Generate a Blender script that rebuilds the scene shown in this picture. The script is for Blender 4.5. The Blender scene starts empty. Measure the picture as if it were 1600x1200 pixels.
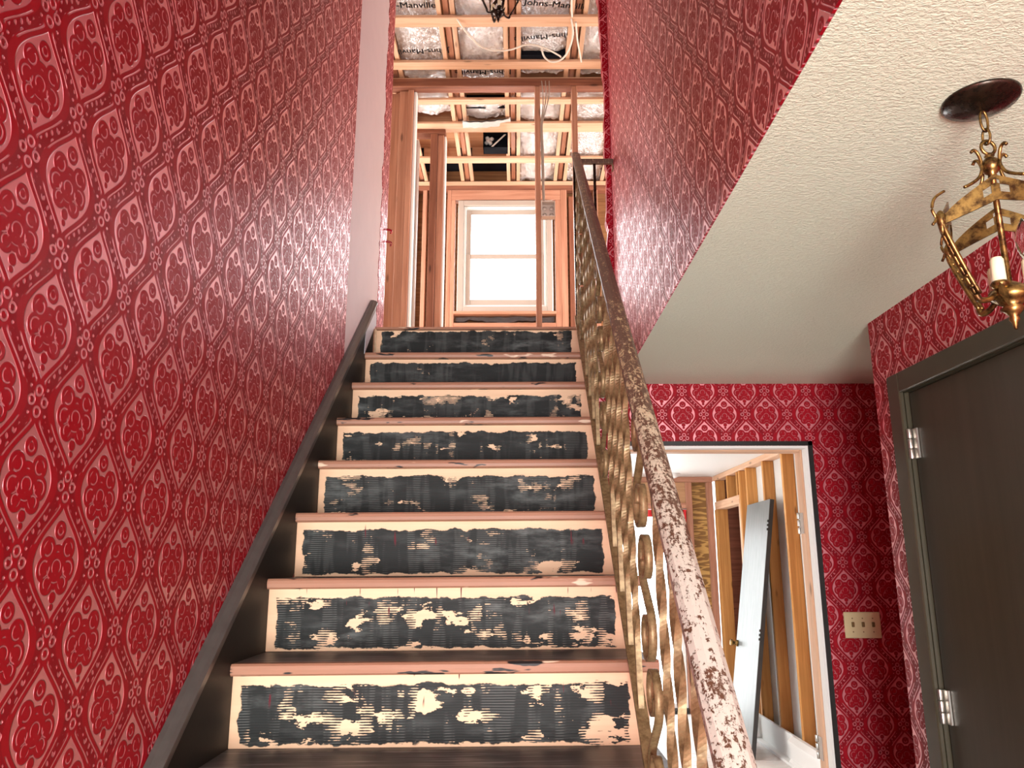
import bpy, bmesh, math, random
from mathutils import Vector, Matrix
random.seed(7)
PI = math.pi
SC = bpy.context.scene
C = SC.collection

# ------------------------------------------------------------------ camera, world, lights, exposure
cam = bpy.data.cameras.new('camera'); cam.lens = 27.045; cam.sensor_width = 36; cam.clip_start = .02
co = bpy.data.objects.new('camera', cam); C.objects.link(co); SC.camera = co
co.location = (0, 0, 0); co.rotation_euler = (math.radians(90 + 13.1), 0, .0065)
SC.view_settings.view_transform = 'Standard'; SC.view_settings.look = 'None'
SC.view_settings.exposure = 0.2; SC.view_settings.gamma = 1; SC.view_settings.use_curve_mapping = False
try:
    SC.cycles.use_denoising = True; SC.cycles.max_bounces = 8; SC.cycles.sample_clamp_indirect = 6
except Exception: pass
w = bpy.data.worlds.new('world'); SC.world = w; w.use_nodes = True
w.node_tree.nodes['Background'].inputs[0].default_value = (.93, .97, 1, 1)
w.node_tree.nodes['Background'].inputs[1].default_value = 2.2
def area(name, loc, rot, sx, sy, e, col=(1, 1, 1)):
    l = bpy.data.lights.new(name, 'AREA'); l.shape = 'RECTANGLE'; l.size = sx; l.size_y = sy; l.energy = e; l.color = col
    o = bpy.data.objects.new(name, l); C.objects.link(o); o.location = loc; o.rotation_euler = [math.radians(a) for a in rot]
    return o
# daylight coming in through the openings: the front doorway behind the camera, the upstairs window, the glass door of the back room; the others are added fill lamps
area('front_daylight', (0, -2.55, -.5), (93, 0, 0), 1.2, 1.6, 250, (1, .99, .97))
area('upstairs_side_fill_west', (-2.35, 6.05, 2.5), (0, -90, 0), 1.6, 1.1, 110, (1, .97, .95))  # added lamp inside the room, simulating an unseen side window; no opening is built
area('upstairs_side_fill_east', (2.15, 6.05, 2.5), (0, 90, 0), 1.6, 1.1, 80, (1, .96, .94))  # its counterpart, likewise added in front of a solid wall
area('upstairs_daylight_north', (-.11, 7.5, 3.0), (-84, 0, 0), 1.0, 1.2, 60, (.97, .99, 1))
area('glass_door_daylight', (1.2, 8.35, -.4), (-90, 0, 0), 1.0, 1.9, 45, (.97, .99, 1))
area('back_room_fill', (-1.55, 5.9, -.2), (0, -90, 0), 1.6, 1.6, 45, (1, .98, .95))  # added lamp on the unseen left side, brightens the right stud wall

# ------------------------------------------------------------------ node helpers
class NT:
    def __init__(s, m): s.nt = m.node_tree; s.N = s.nt.nodes; s.L = s.nt.links
    def node(s, t, **k):
        n = s.N.new(t)
        for a, b in k.items(): setattr(n, a, b)
        return n
    def put(s, inp, v):
        if isinstance(v, Sx): s.L.new(v.s, inp)
        elif isinstance(v, bpy.types.NodeSocket): s.L.new(v, inp)
        else: inp.default_value = v
    def m(s, op, *a):
        n = s.N.new('ShaderNodeMath'); n.operation = op
        for i, v in enumerate(a): s.put(n.inputs[i], v)
        return Sx(s, n.outputs[0])
    def mix(s, f, a, b):
        n = s.N.new('ShaderNodeMix'); n.data_type = 'RGBA'
        s.put(n.inputs[0], f); s.put(n.inputs[6], a if isinstance(a, bpy.types.NodeSocket) else (*a, 1)); s.put(n.inputs[7], b if isinstance(b, bpy.types.NodeSocket) else (*b, 1))
        return n.outputs[2]
    def noise(s, vec, scale, detail=3, rough=.55, dist=0, w4=None):
        n = s.N.new('ShaderNodeTexNoise')
        if w4 is not None: n.noise_dimensions = '4D'; s.put(n.inputs['W'], w4)
        s.put(n.inputs['Vector'], vec); n.inputs['Scale'].default_value = scale; n.inputs['Detail'].default_value = detail
        n.inputs['Roughness'].default_value = rough; n.inputs['Distortion'].default_value = dist
        return Sx(s, n.outputs[0])
    def mapping(s, vec, scale=(1, 1, 1), loc=(0, 0, 0)):
        n = s.N.new('ShaderNodeMapping'); s.put(n.inputs[0], vec); n.inputs['Scale'].default_value = scale; s.put(n.inputs['Location'], loc)
        return n.outputs[0]
    def xyz(s, vec):
        n = s.N.new('ShaderNodeSeparateXYZ'); s.put(n.inputs[0], vec)
        return [Sx(s, o) for o in n.outputs]
    def vec(s, *a):
        n = s.N.new('ShaderNodeCombineXYZ')
        for i, v in enumerate(a): s.put(n.inputs[i], v)
        return n.outputs[0]
    def obj(s): return s.N.new('ShaderNodeTexCoord').outputs['Object']
    def rnd(s): return Sx(s, s.N.new('ShaderNodeObjectInfo').outputs['Random'])
    def attr(s, name):
        n = s.N.new('ShaderNodeAttribute'); n.attribute_type = 'OBJECT'; n.attribute_name = name
        return Sx(s, n.outputs['Fac'])
    def bump(s, h, strength, dist):
        n = s.N.new('ShaderNodeBump'); s.put(n.inputs['Height'], h); n.inputs['Strength'].default_value = strength; n.inputs['Distance'].default_value = dist
        return n.outputs[0]
class Sx:
    def __init__(s, t, k): s.t = t; s.s = k
    def __add__(s, o): return s.t.m('ADD', s, o)
    __radd__ = __add__
    def __sub__(s, o): return s.t.m('SUBTRACT', s, o)
    def __rsub__(s, o): return s.t.m('SUBTRACT', o, s)
    def __mul__(s, o): return s.t.m('MULTIPLY', s, o)
    __rmul__ = __mul__
    def __truediv__(s, o): return s.t.m('DIVIDE', s, o)
    def __neg__(s): return s.t.m('MULTIPLY', s, -1.0)
class Ops:
    def __init__(s, t): s.t = t
    def mx(s, a, b): return s.t.m('MAXIMUM', a, b)
    def mn(s, a, b): return s.t.m('MINIMUM', a, b)
    def ab(s, a): return s.t.m('ABSOLUTE', a)
    def sq(s, a): return s.t.m('SQRT', a)
    def fl(s, a): return s.t.m('FLOOR', a)
    def co(s, a): return s.t.m('COSINE', a)
    def si(s, a): return s.t.m('SINE', a)
    def sg(s, a): return s.t.m('SIGN', a)
    def pw(s, a, b): return s.t.m('POWER', a, b)
    def gt(s, a, b): return s.t.m('GREATER_THAN', a, b)
    def ss(s, a, e0, e1):
        n = s.t.N.new('ShaderNodeMapRange'); n.interpolation_type = 'SMOOTHSTEP'
        s.t.put(n.inputs[0], a); n.inputs[1].default_value = e0; n.inputs[2].default_value = e1
        return Sx(s.t, n.outputs[0])

def newmat(name):
    m = bpy.data.materials.new(name); m.use_nodes = True
    t = NT(m); b = t.N['Principled BSDF']
    return m, t, b
def plain(name, col, rough=.5, metal=0, spec=.5, var=.0, vs=30, bump=0):
    m, t, b = newmat(name)
    b.inputs['Roughness'].default_value = rough; b.inputs['Metallic'].default_value = metal; b.inputs['Specular IOR Level'].default_value = spec
    if var or bump:
        n = t.noise(t.obj(), vs, 4)
        d = [max(0, c * (1 - var)) for c in col]; l = [min(1, c * (1 + var)) for c in col]
        t.put(b.inputs['Base Color'], t.mix(n, d, l))
        if bump: t.put(b.inputs['Normal'], t.bump(n, bump, .003))
    else: b.inputs['Base Color'].default_value = (*col, 1)
    return m
def wood(name, light, dark, axis, rough=.6, knots=True, tint=.25, freq=1.0):
    m, t, b = newmat(name)
    r = t.rnd(); off = t.vec(r * 37.0, r * 11.0, r * 23.0)
    p = t.obj()
    add = t.node('ShaderNodeVectorMath', operation='ADD'); t.put(add.inputs[0], p); t.put(add.inputs[1], off)
    sc = [38 * freq] * 3; sc['xyz'.index(axis)] = 1.6 * freq
    n = t.noise(t.mapping(add.outputs[0], sc), 1.0, 5, .6, .6)
    o = Ops(t)
    f = o.ss(n, .3, .72)
    c = t.mix(f, light, dark)
    sc2 = [3.0] * 3; sc2['xyz'.index(axis)] = .9
    big = t.noise(t.mapping(add.outputs[0], sc2), 1.0, 2)
    c = t.mix(o.ss(big, .45, .8) * .5, c, [x * .6 for x in dark])
    if knots:
        v = t.node('ShaderNodeTexVoronoi'); s3 = [11.0] * 3; s3['xyz'.index(axis)] = 3.2
        t.put(v.inputs['Vector'], t.mapping(add.outputs[0], s3)); v.inputs['Scale'].default_value = 1
        k = 1 - o.ss(Sx(t, v.outputs[0]), .05, .16)
        c = t.mix(k * .75, c, [x * .3 for x in dark])
    hsv = t.node('ShaderNodeHueSaturation'); t.put(hsv.inputs['Color'], c); t.put(hsv.inputs['Value'], (r - .5) * tint + 1.0)
    t.put(b.inputs['Base Color'], hsv.outputs[0]); b.inputs['Roughness'].default_value = rough; b.inputs['Specular IOR Level'].default_value = .25
    t.put(b.inputs['Normal'], t.bump(n, .25, .002))
    return m

def pattern(u, v, M):
    """ogee damask: 1 on the glossy ground, 0 on the flock; second value marks the dark band between the ogees"""
    H = 1.157
    x = u - M.fl(u + .5); y = v / H; y = (y - M.fl(y + .5)) * H
    ax = M.ab(x); ay = M.ab(y)
    inB = M.gt(ax * 2 + ay * (2 / H), 1.0)
    X = ax + inB * (.5 - ax * 2)
    Y = y - inB * M.sg(y) * (H / 2)
    aY = M.ab(Y)
    side = M.gt(X * 2, aY * (2 / H))
    jx = M.ab(X - side * .5); jy = M.ab(aY - (1 - side) * (H / 2))
    wv = M.pw(M.co(M.mn(aY * (PI / .42), PI)) * .5 + .5, .6) * .295
    d = wv - X
    def circ(cx, cy):
        a = X - cx; b = Y - cy
        return M.sq(a * a + b * b)
    c1 = circ(.13, .105); c2 = circ(.15, -.045); c3 = circ(.095, -.15)
    fl = M.mx(M.mx(.095 - c1, .1 - c2), .09 - c3)
    c0 = circ(0, -.03); cb = circ(0, .245)
    fl = M.mx(fl, M.mx(.17 - c0, .075 - cb))
    fl = M.mx(fl, M.mx(.045 - circ(0, -.255), .028 - circ(0, -.325)))
    ring = lambda c, r, th: th - M.ab(c - r)
    curls = M.mx(M.mx(ring(c1, .052, .007), ring(c2, .06, .007)), M.mx(ring(c3, .045, .006), ring(cb, .035, .007)))
    curls = M.mx(curls, M.mx(ring(c0, .055, .006), ring(c0, .115, .005)))
    g_med = M.ss(d, 0, .012) * (1 - M.ss(fl, -.004, .006))
    g_cur = M.ss(curls, -.003, .004) * M.ss(fl, 0, .01) * M.ss(M.si(X * 47 + Y * 33), -.5, .1) * .6
    line = M.ss(.010 - M.ab(d + .055), -.003, .004) * M.ss(aY, .13, .16) * (1 - M.ss(aY, .40, .45))
    q = jx - .075; q2 = jy - .08; j1 = M.sq(q * q + jy * jy); j2 = M.sq(jx * jx + q2 * q2)
    jd = M.mx(ring(j1, .034, .010), ring(j2, .036, .010))
    q3 = jx - .1; q4 = jy - .1
    jd = M.mx(jd, .014 - M.sq(q3 * q3 + q4 * q4))
    g_j = M.ss(jd, -.003, .004) * .8
    band = M.ss(-d, .075, .085) * (1 - M.ss(-d, .16, .17))
    dots = M.ss(M.si(X * 52) * M.si(Y * 40 + X * 20), .55, .8) * band * .55
    g = M.mx(M.mx(g_med, g_cur), M.mx(line, M.mx(g_j, dots)))
    return g, band * (1 - g)
def wallpaper(name, axes):
    m, t, b = newmat(name)
    o = Ops(t); c = t.xyz(t.obj())
    g, band = pattern(c[axes[0]] * (1 / .205), c[axes[1]] * (1 / .205), o)
    n = t.noise(t.obj(), 900, 2)
    flock = t.mix(n, (.26, .0, .006), (.38, .001, .014))
    flock = t.mix(band * .45, flock, (.14, .0, .006))
    col = t.mix(g, flock, (.86, .30, .34))
    t.put(b.inputs['Metallic'], g * .75)
    t.put(b.inputs['Base Color'], col)
    t.put(b.inputs['Roughness'], g * -.1 + .46)
    t.put(b.inputs['Specular IOR Level'], g * .7 + .2)
    t.put(b.inputs['Coat Weight'], g * .6); b.inputs['Coat Roughness'].default_value = .3; b.inputs['Coat IOR'].default_value = 1.7
    big = t.noise(t.obj(), 7, 2)
    t.put(b.inputs['Normal'], t.bump(n * .10 - g + big * .6, 1.0, .003))
    return m

LUM = {a: wood('lumber_' + a, (.54, .27, .175), (.38, .165, .10), a) for a in 'xyz'}
PALE = {a: wood('pale_lumber_' + a, (.68, .43, .285), (.56, .32, .195), a) for a in 'xyz'}
DARKL = {a: wood('aged_lumber_' + a, (.30, .12, .07), (.17, .06, .035), a) for a in 'xyz'}
ORNG = {a: wood('amber_lumber_' + a, (.62, .30, .09), (.45, .19, .05), a) for a in 'xyz'}
M_paper_yz = wallpaper('damask_paper_side', (1, 2)); M_paper_xz = wallpaper('damask_paper_end', (0, 2))
M_plaster = plain('bare_plaster', (.74, .60, .60), .6, var=.06, vs=9, bump=.1)
M_white = plain('white_paint', (.82, .81, .78), .45)
M_drywall = plain('drywall', (.78, .76, .72), .7, var=.04)
M_black = plain('black_paint', (.012, .011, .010), .4, var=.3)
def textured_ceiling():
    m, t, b = newmat('textured_ceiling')
    p = t.obj(); o = Ops(t)
    n = t.noise(t.mapping(p, (95, 150, 95)), 1.0, 3, .6, .6)
    n2 = t.noise(p, 2.0, 2)
    t.put(b.inputs['Base Color'], t.mix(n2, (.72, .80, .62), (.77, .85, .68)))
    b.inputs['Roughness'].default_value = .55
    t.put(b.inputs['Normal'], t.bump(o.ss(n, .3, .7), .45, .0045))
    return m
M_ceil = textured_ceiling()
def skirt_mat():
    m, t, b = newmat('black_skirt_paint')
    p = t.obj(); n = t.noise(p, 45, 4); s = t.noise(t.mapping(p, (40, 3, 3)), 1, 3)
    t.put(b.inputs['Base Color'], t.mix(s, (.004, .0035, .003), (.016, .014, .012)))
    b.inputs['Roughness'].default_value = .5; b.inputs['Specular IOR Level'].default_value = .2
    t.put(b.inputs['Normal'], t.bump(n, .1, .002))
    return m
M_skirt = skirt_mat()
M_skirtcap = plain('grey_black_moulding', (.07, .066, .06), .3, var=.25, vs=30)
def riser_mat():
    m, t, b = newmat('riser_mastic')
    o = Ops(t); p = t.obj(); x, y, z = t.xyz(p); sd = t.attr('seed'); cov = t.attr('cover')
    P = t.vec(x, z, sd)
    wob = t.noise(P, 26, 3, .6); wob2 = t.noise(P, 7, 2)
    e = o.mn(o.mn(x + .478, .452 - x), o.mn(z - .006, t.attr('high') - z))
    inside = o.ss(e + (wob - .5) * .030 + (wob2 - .5) * .02, .0, .003)
    patch = t.noise(t.mapping(P, (9, 17, 1)), 1.0, 5, .6)
    comb = o.si(z * (2 * PI / .0062) + t.noise(P, 6, 2) * 7.0)
    strip = t.noise(t.mapping(P, (30, 4, 1)), 1.0, 2)
    hole = o.ss(patch + comb * .075 * o.ss(strip, .42, .6) - cov, .0, .012)
    blk = inside * (1 - hole)
    smear = t.noise(t.mapping(P, (9, 30, 1)), 1.0, 4, .65)
    haze = t.noise(t.mapping(P, (3, 7, 1)), 1.0, 3, .6)
    bc = t.mix(o.ss(smear, .4, .75) * o.ss(haze, .35, .7), (.008, .010, .0095), (.13, .145, .14))
    bc = t.mix(o.ss(comb, .2, .9) * o.ss(strip, .45, .6) * .5, bc, (.16, .17, .16))
    grain = t.noise(t.mapping(p, (3, 40, 60)), 1.0, 4)
    wc = t.mix(grain, (.86, .66, .45), (.74, .47, .29))
    wc = t.mix(o.ss(o.mx(o.ab(x) - .40, z - .9), .03, .10) * .35, wc, (.50, .24, .13))
    red = t.noise(t.mapping(P, (75, 7, 3)), 1.0, 2)
    rf = o.ss(red, .66, .70) * o.ss(z, .085, .11) * t.attr('red')
    c = t.mix(blk, wc, bc); c = t.mix(rf, c, (.10, .004, .012))
    t.put(b.inputs['Base Color'], c)
    b.inputs['Roughness'].default_value = .62; b.inputs['Specular IOR Level'].default_value = .3
    t.put(b.inputs['Normal'], t.bump(blk + grain * .1 + blk * comb * .15, .5, .0015))
    return m
M_riser = riser_mat()
def tread_mat():
    m, t, b = newmat('worn_black_tread_sheen')
    o = Ops(t); p = t.obj()
    g = t.noise(t.mapping(p, (4, 70, 10)), 1.0, 4, .6); h = t.noise(t.mapping(p, (3, 9, 3)), 1.0, 4)
    t.put(b.inputs['Base Color'], t.mix(o.ss(g, .42, .75) * o.ss(h, .35, .65), (.05, .05, .056), (.46, .47, .50)))  # grey streaks: wear, lightened further to carry the sheen on the tread tops
    b.inputs['Roughness'].default_value = .45
    t.put(b.inputs['Normal'], t.bump(g, .3, .002))
    return m
M_tread = tread_mat()
def nosing_mat():
    m, t, b = newmat('worn_wood_nosing')
    o = Ops(t); p = t.obj(); r = t.rnd()
    add = t.node('ShaderNodeVectorMath', operation='ADD'); t.put(add.inputs[0], p); t.put(add.inputs[1], t.vec(r * 9.0, r * 5.0, 0.0))
    g = t.noise(t.mapping(add.outputs[0], (2.5, 50, 50)), 1.0, 4, .6)
    c = t.mix(g, (.45, .235, .15), (.28, .125, .072))
    q = t.noise(t.mapping(add.outputs[0], (7, 12, 30)), 1.0, 3, .6)
    c = t.mix(o.ss(q, .60, .64), c, (.014, .012, .012))
    q2 = t.noise(t.mapping(add.outputs[0], (5, 9, 22), (4, 2, 1)), 1.0, 3, .6)
    c = t.mix(o.ss(q2, .64, .68), c, (.74, .56, .40))
    t.put(b.inputs['Base Color'], c); b.inputs['Roughness'].default_value = .5
    return m
M_nosing = nosing_mat()
def brass(name, a, bb, rough=.36, metal=.75):
    m, t, b = newmat(name); o = Ops(t); p = t.obj()
    n = t.noise(p, 60, 4, .65); t.put(b.inputs['Base Color'], t.mix(o.ss(n, .35, .7), a, bb))
    b.inputs['Metallic'].default_value = metal; t.put(b.inputs['Roughness'], n * .25 + (rough - .1))
    return m
M_gold = brass('antique_gold_paint', (.33, .25, .125), (.165, .11, .048), .42, .35)
M_brass = brass('tarnished_brass', (.36, .22, .07), (.06, .028, .012), .32, .9)
M_darkbronze = brass('dark_bronze', (.02, .013, .009), (.045, .025, .016), .25, .7)
def handrail_mat():
    m, t, b = newmat('peeling_rail_paint')
    o = Ops(t); p = t.obj(); x, y, z = t.xyz(p)
    n = t.noise(p, 130, 5, .8); s = t.noise(t.mapping(p, (120, 26, 26)), 1.0, 5, .75); k = t.noise(t.mapping(p, (5, 5, 5)), 1.0, 2)
    ramp = o.ss(y, .75, 2.1)            # the paint is worn away higher up the rail
    f = o.ss((n - .5) * .95 + (s - .5) * .95 + (k - .5) * .22 - (ramp - .36) * .17, -.03, .03)
    wh = t.mix(o.ss(y, 1.0, 1.7), (.52, .49, .43), (.50, .38, .21))
    br = t.mix(ramp, (.10, .045, .025), (.11, .065, .045))
    t.put(b.inputs['Base Color'], t.mix(f, br, wh)); b.inputs['Roughness'].default_value = .42
    t.put(b.inputs['Normal'], t.bump(f + n * .5, .5, .002))
    return m
M_rail = handrail_mat()
def foil_mat():
    m, t, b = newmat('crumpled_foil')
    o = Ops(t); p = t.obj(); r = t.rnd()
    add = t.node('ShaderNodeVectorMath', operation='ADD'); t.put(add.inputs[0], p); t.put(add.inputs[1], t.vec(r * 9.0, r * 5.0, 0.0))
    n = t.noise(add.outputs[0], 22, 5, .65, 1.2)
    t.put(b.inputs['Base Color'], t.mix(n, (.96, .95, .94), (.84, .80, .78)))
    b.inputs['Metallic'].default_value = .85; b.inputs['Roughness'].default_value = .17
    t.put(b.inputs['Normal'], t.bump(n, 1.0, .045))
    return m
M_foil = foil_mat()
M_ink = plain('printed_ink', (.015, .015, .02), .6)
M_deck = wood('roof_deck', (.62, .36, .2), (.48, .23, .12), 'x', .7)
M_attic = plain('attic_shade_black', (.008, .008, .011), .95, spec=.05)  # near black: painted shade of eave and gap, also the black fan shell
M_lath = wood('brown_sheathing', (.28, .14, .06), (.15, .065, .025), 'x', .7, False)
def ply_mat():
    m, t, b = newmat('rotary_plywood')
    o = Ops(t); p = t.obj()
    n = t.noise(t.mapping(p, (1.3, 1, 9)), 1.0, 3, .5, .5)
    s = o.si(n * 60.0)
    t.put(b.inputs['Base Color'], t.mix(o.ss(s, -.2, .9), (.21, .10, .02), (.50, .29, .08))); b.inputs['Roughness'].default_value = .6
    return m
M_ply = ply_mat()
def floor_mat():
    m, t, b = newmat('pale_floor_boards')
    o = Ops(t); x, y, z = t.xyz(t.obj())
    n = t.noise(t.mapping(t.obj(), (3, 30, 3)), 1.0, 3)
    t.put(b.inputs['Base Color'], t.mix(n, (.74, .68, .64), (.82, .78, .75))); b.inputs['Roughness'].default_value = .35
    return m
M_floor = floor_mat()
def doorwood():
    m, t, b = newmat('dark_stained_door'); p = t.obj()
    n = t.noise(t.mapping(p, (30, 30, 1.4)), 1.0, 5, .6, .5); q = t.noise(p, 3, 3)
    t.put(b.inputs['Base Color'], t.mix(n, (.026, .022, .013), (.052, .044, .027)))
    t.put(b.inputs['Roughness'], q * .2 + .33); t.put(b.inputs['Normal'], t.bump(n, .12, .002))
    return m
M_door = doorwood()
M_casing = plain('dark_casing', (.045, .038, .022), .38, var=.3, vs=12)
M_greydoor = wood('grey_slab_door', (.19, .20, .197), (.15, .16, .157), 'z', .45, False, 0)
M_greydark = plain('dark_door_edge', (.03, .028, .025), .6)
M_ivory = plain('ivory_plate', (.72, .62, .36), .35)
M_toggle = plain('brown_toggle', (.20, .13, .05), .4)
M_steel = plain('steel', (.55, .53, .48), .3, .9)
M_cream = plain('cream_vinyl', (.44, .37, .315), .4)
M_cable = plain('white_cable', (.80, .72, .62), .45)
M_greycable = plain('grey_cable', (.34, .27, .22), .5)
M_boxsteel = plain('galvanised_box', (.60, .50, .44), .5, .3, var=.2)
M_plastic = plain('black_plastic_sheet', (.06, .05, .05), .35, var=.5)
M_candle = plain('candle_sleeve', (.85, .76, .52), .4)
M_red = plain('red_cloth', (.62, .015, .02), .7)
M_fluff = plain('white_insulation', (.60, .57, .54), .8, var=.12)
M_kraft = wood('kraft_paper', (.72, .42, .25), (.64, .35, .2), 'y', .7, False)
def glass():
    m, t, b = newmat('window_glass'); b.inputs['Transmission Weight'].default_value = 1; b.inputs['Roughness'].default_value = 0; b.inputs['IOR'].default_value = 1.05
    b.inputs['Base Color'].default_value = (.98, 1, 1, 1)
    return m
M_glass = glass()
M_bulb = glass(); M_bulb.name = 'bulb_glass'; M_bulb.node_tree.nodes['Principled BSDF'].inputs['IOR'].default_value = 1.3

# ------------------------------------------------------------------ object helpers
def wpos(o):
    v = Vector((0, 0, 0))
    while o is not None: v += o.location; o = o.parent
    return v
def empty(name, loc=(0, 0, 0), label=None, cat=None, group=None, kind=None):
    o = bpy.data.objects.new(name, None); C.objects.link(o); o.location = loc
    tag(o, label, cat, group, kind); return o
def tag(o, label=None, cat=None, group=None, kind=None):
    for k, v in (('label', label), ('category', cat), ('group', group), ('kind', kind)):
        if v: o[k] = v
    return o
def link(name, me, parent=None, loc=None):
    o = bpy.data.objects.new(name, me); C.objects.link(o)
    if parent is not None: o.parent = parent
    if loc is not None: o.location = loc
    return o
class MB:
    """collects shapes given in world coordinates; build() links them as one mesh object"""
    def __init__(s): s.v = []; s.f = []; s.sm = []
    def poly(s, vs, fs, smooth=False):
        k = len(s.v); s.v += [tuple(v) for v in vs]; s.f += [tuple(i + k for i in f) for f in fs]; s.sm += [smooth] * len(fs); return s
    def box(s, x0, x1, y0, y1, z0, z1, c=0.0):
        if c <= 0:
            vs = [(x, y, z) for z in (z0, z1) for y in (y0, y1) for x in (x0, x1)]
            return s.poly(vs, [(0, 2, 3, 1), (4, 5, 7, 6), (0, 1, 5, 4), (1, 3, 7, 5), (3, 2, 6, 7), (2, 0, 4, 6)])
        bm = bmesh.new(); bmesh.ops.create_cube(bm, size=1)
        for v in bm.verts:
            v.co = Vector((x0 + (v.co.x + .5) * (x1 - x0), y0 + (v.co.y + .5) * (y1 - y0), z0 + (v.co.z + .5) * (z1 - z0)))
        bmesh.ops.bevel(bm, geom=bm.edges[:], offset=c, segments=1, affect='EDGES')
        bm.verts.index_update()
        s.poly([v.co.copy() for v in bm.verts], [[v.index for v in f.verts] for f in bm.faces]); bm.free(); return s
    def obox(s, o, ax, ay, az):
        o, ax, ay, az = map(Vector, (o, ax, ay, az))
        vs = [o + ax * i + ay * j + az * k for k in (0, 1) for j in (0, 1) for i in (0, 1)]
        return s.poly(vs, [(0, 2, 3, 1), (4, 5, 7, 6), (0, 1, 5, 4), (1, 3, 7, 5), (3, 2, 6, 7), (2, 0, 4, 6)])
    def prism(s, pts, axis, a, b):
        """closed outline pts (2-D, in the two other axes in xyz order) extruded from a to b along axis"""
        n = len(pts)
        def P(p, q): 
            l = list(p); l.insert('xyz'.index(axis), q); return l
        s.poly([P(p, a) for p in pts] + [P(p, b) for p in pts], [tuple(range(n))[::-1], tuple(range(n, 2 * n))] + [(i, (i + 1) % n, n + (i + 1) % n, n + i) for i in range(n)])
        return s
    def sweep(s, path, prof, up=Vector((0, 0, 1)), closed=False, smooth=True, scale=None):
        """profile points (a,b) swept along a path; a goes sideways, b upwards"""
        path = [Vector(p) for p in path]; n = len(path); m = len(prof); vs = []
        for i, p in enumerate(path):
            if closed: d = path[(i + 1) % n] - path[i - 1]
            else: d = path[min(i + 1, n - 1)] - path[max(i - 1, 0)]
            d.normalize(); u = up - d * up.dot(d)
            if u.length < 1e-4: u = Vector((0, 1, 0)) - d * d.y
            u.normalize(); r = d.cross(u)
            k = scale[i] if scale else 1
            vs += [p + r * a * k + u * b * k for a, b in prof]
        fs = []
        for i in range(n if closed else n - 1):
            j = (i + 1) % n
            fs += [(i * m + q, i * m + (q + 1) % m, j * m + (q + 1) % m, j * m + q) for q in range(m)]
        if not closed: fs += [tuple(range(m))[::-1], tuple(range((n - 1) * m, n * m))]
        return s.poly(vs, fs, smooth)
    def tube(s, path, r, seg=8, closed=False, scale=None, up=Vector((0, 0, 1))):
        return s.sweep(path, [(r * math.cos(2 * PI * i / seg), r * math.sin(2 * PI * i / seg)) for i in range(seg)], up, closed, True, scale)
    def lathe(s, c, prof, seg=20):
        cx, cy, cz = c; n = len(prof); vs = []
        for r, z in prof: vs += [(cx + r * math.cos(2 * PI * i / seg), cy + r * math.sin(2 * PI * i / seg), cz + z) for i in range(seg)]
        fs = [(k * seg + i, k * seg + (i + 1) % seg, (k + 1) * seg + (i + 1) % seg, (k + 1) * seg + i) for k in range(n - 1) for i in range(seg)]
        fs += [tuple(range(seg))[::-1], tuple(range((n - 1) * seg, n * seg))]
        return s.poly(vs, fs, True)
    def build(s, name, mat, parent=None, loc=None, label=None):
        me = bpy.data.meshes.new(name)
        off = wpos(parent) if parent is not None else Vector((0, 0, 0))
        if loc is not None: off = Vector(loc)
        me.from_pydata([tuple(Vector(v) - off) for v in s.v], [], s.f)
        me.polygons.foreach_set('use_smooth', s.sm); me.materials.append(mat); me.update()
        bm = bmesh.new(); bm.from_mesh(me); bmesh.ops.recalc_face_normals(bm, faces=bm.faces); bm.to_mesh(me); bm.free()
        o = link(name, me, parent)
        if loc is not None: o.location = Vector(loc) - (wpos(parent) if parent is not None else Vector((0, 0, 0)))
        if label: o['label'] = label
        return o
def lum(parent, name, x, y, z, M=LUM, c=.003, label=None):
    d = [x[1] - x[0], y[1] - y[0], z[1] - z[0]]; a = 'xyz'[d.index(max(d))]
    return MB().box(*x, *y, *z, min(c, min(d) * .2)).build(name, M[a] if isinstance(M, dict) else M, parent, label=label)
def smooth_path(pts, n=8):
    pts = [Vector(p) for p in pts]; out = []
    for i in range(len(pts) - 1):
        p0 = pts[max(i - 1, 0)]; p1 = pts[i]; p2 = pts[i + 1]; p3 = pts[min(i + 2, len(pts) - 1)]
        for k in range(n):
            t = k / n
            out.append(.5 * ((2 * p1) + (p2 - p0) * t + (2 * p0 - 5 * p1 + 4 * p2 - p3) * t * t + (3 * p1 - p0 - 3 * p2 + p3) * t ** 3))
    return out + [pts[-1]]
def struct(o, label, cat): return tag(o, label, cat, kind='structure')
def lettering(txt, size, loc, rotz, mat, parent, name='lettering'):
    cu = bpy.data.curves.new('lettering', 'FONT'); cu.body = txt; cu.size = 1.0; cu.align_x = 'CENTER'; cu.align_y = 'CENTER'; cu.extrude = .004
    to = bpy.data.objects.new('lettering_source', cu); C.objects.link(to)
    bpy.context.view_layer.update()
    me = bpy.data.meshes.new_from_object(to.evaluated_get(bpy.context.evaluated_depsgraph_get()))
    bpy.data.objects.remove(to); bpy.data.curves.remove(cu)
    bm = bmesh.new()                                        # heavier strokes: the same letters laid over themselves a hair apart
    for dx, dy in ((-.014, 0), (.014, 0), (0, .012)):
        me.transform(Matrix.Translation((dx, dy, 0))); bm.from_mesh(me); me.transform(Matrix.Translation((-dx, -dy, 0)))
    bm.to_mesh(me); bm.free()
    me.transform(Matrix.Scale(size, 4)); me.materials.clear(); me.materials.append(mat)
    o = link(name, me, parent, Vector(loc) - wpos(parent)); o.rotation_euler = (PI, 0, rotz)
    return o

# ------------------------------------------------------------------ setting
FZ = -1.42; CZ = .87; UZ = 1.143; TZ = 3.58
WL = -.72; BX = .512; FY = 3.74; RX = 1.31
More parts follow.
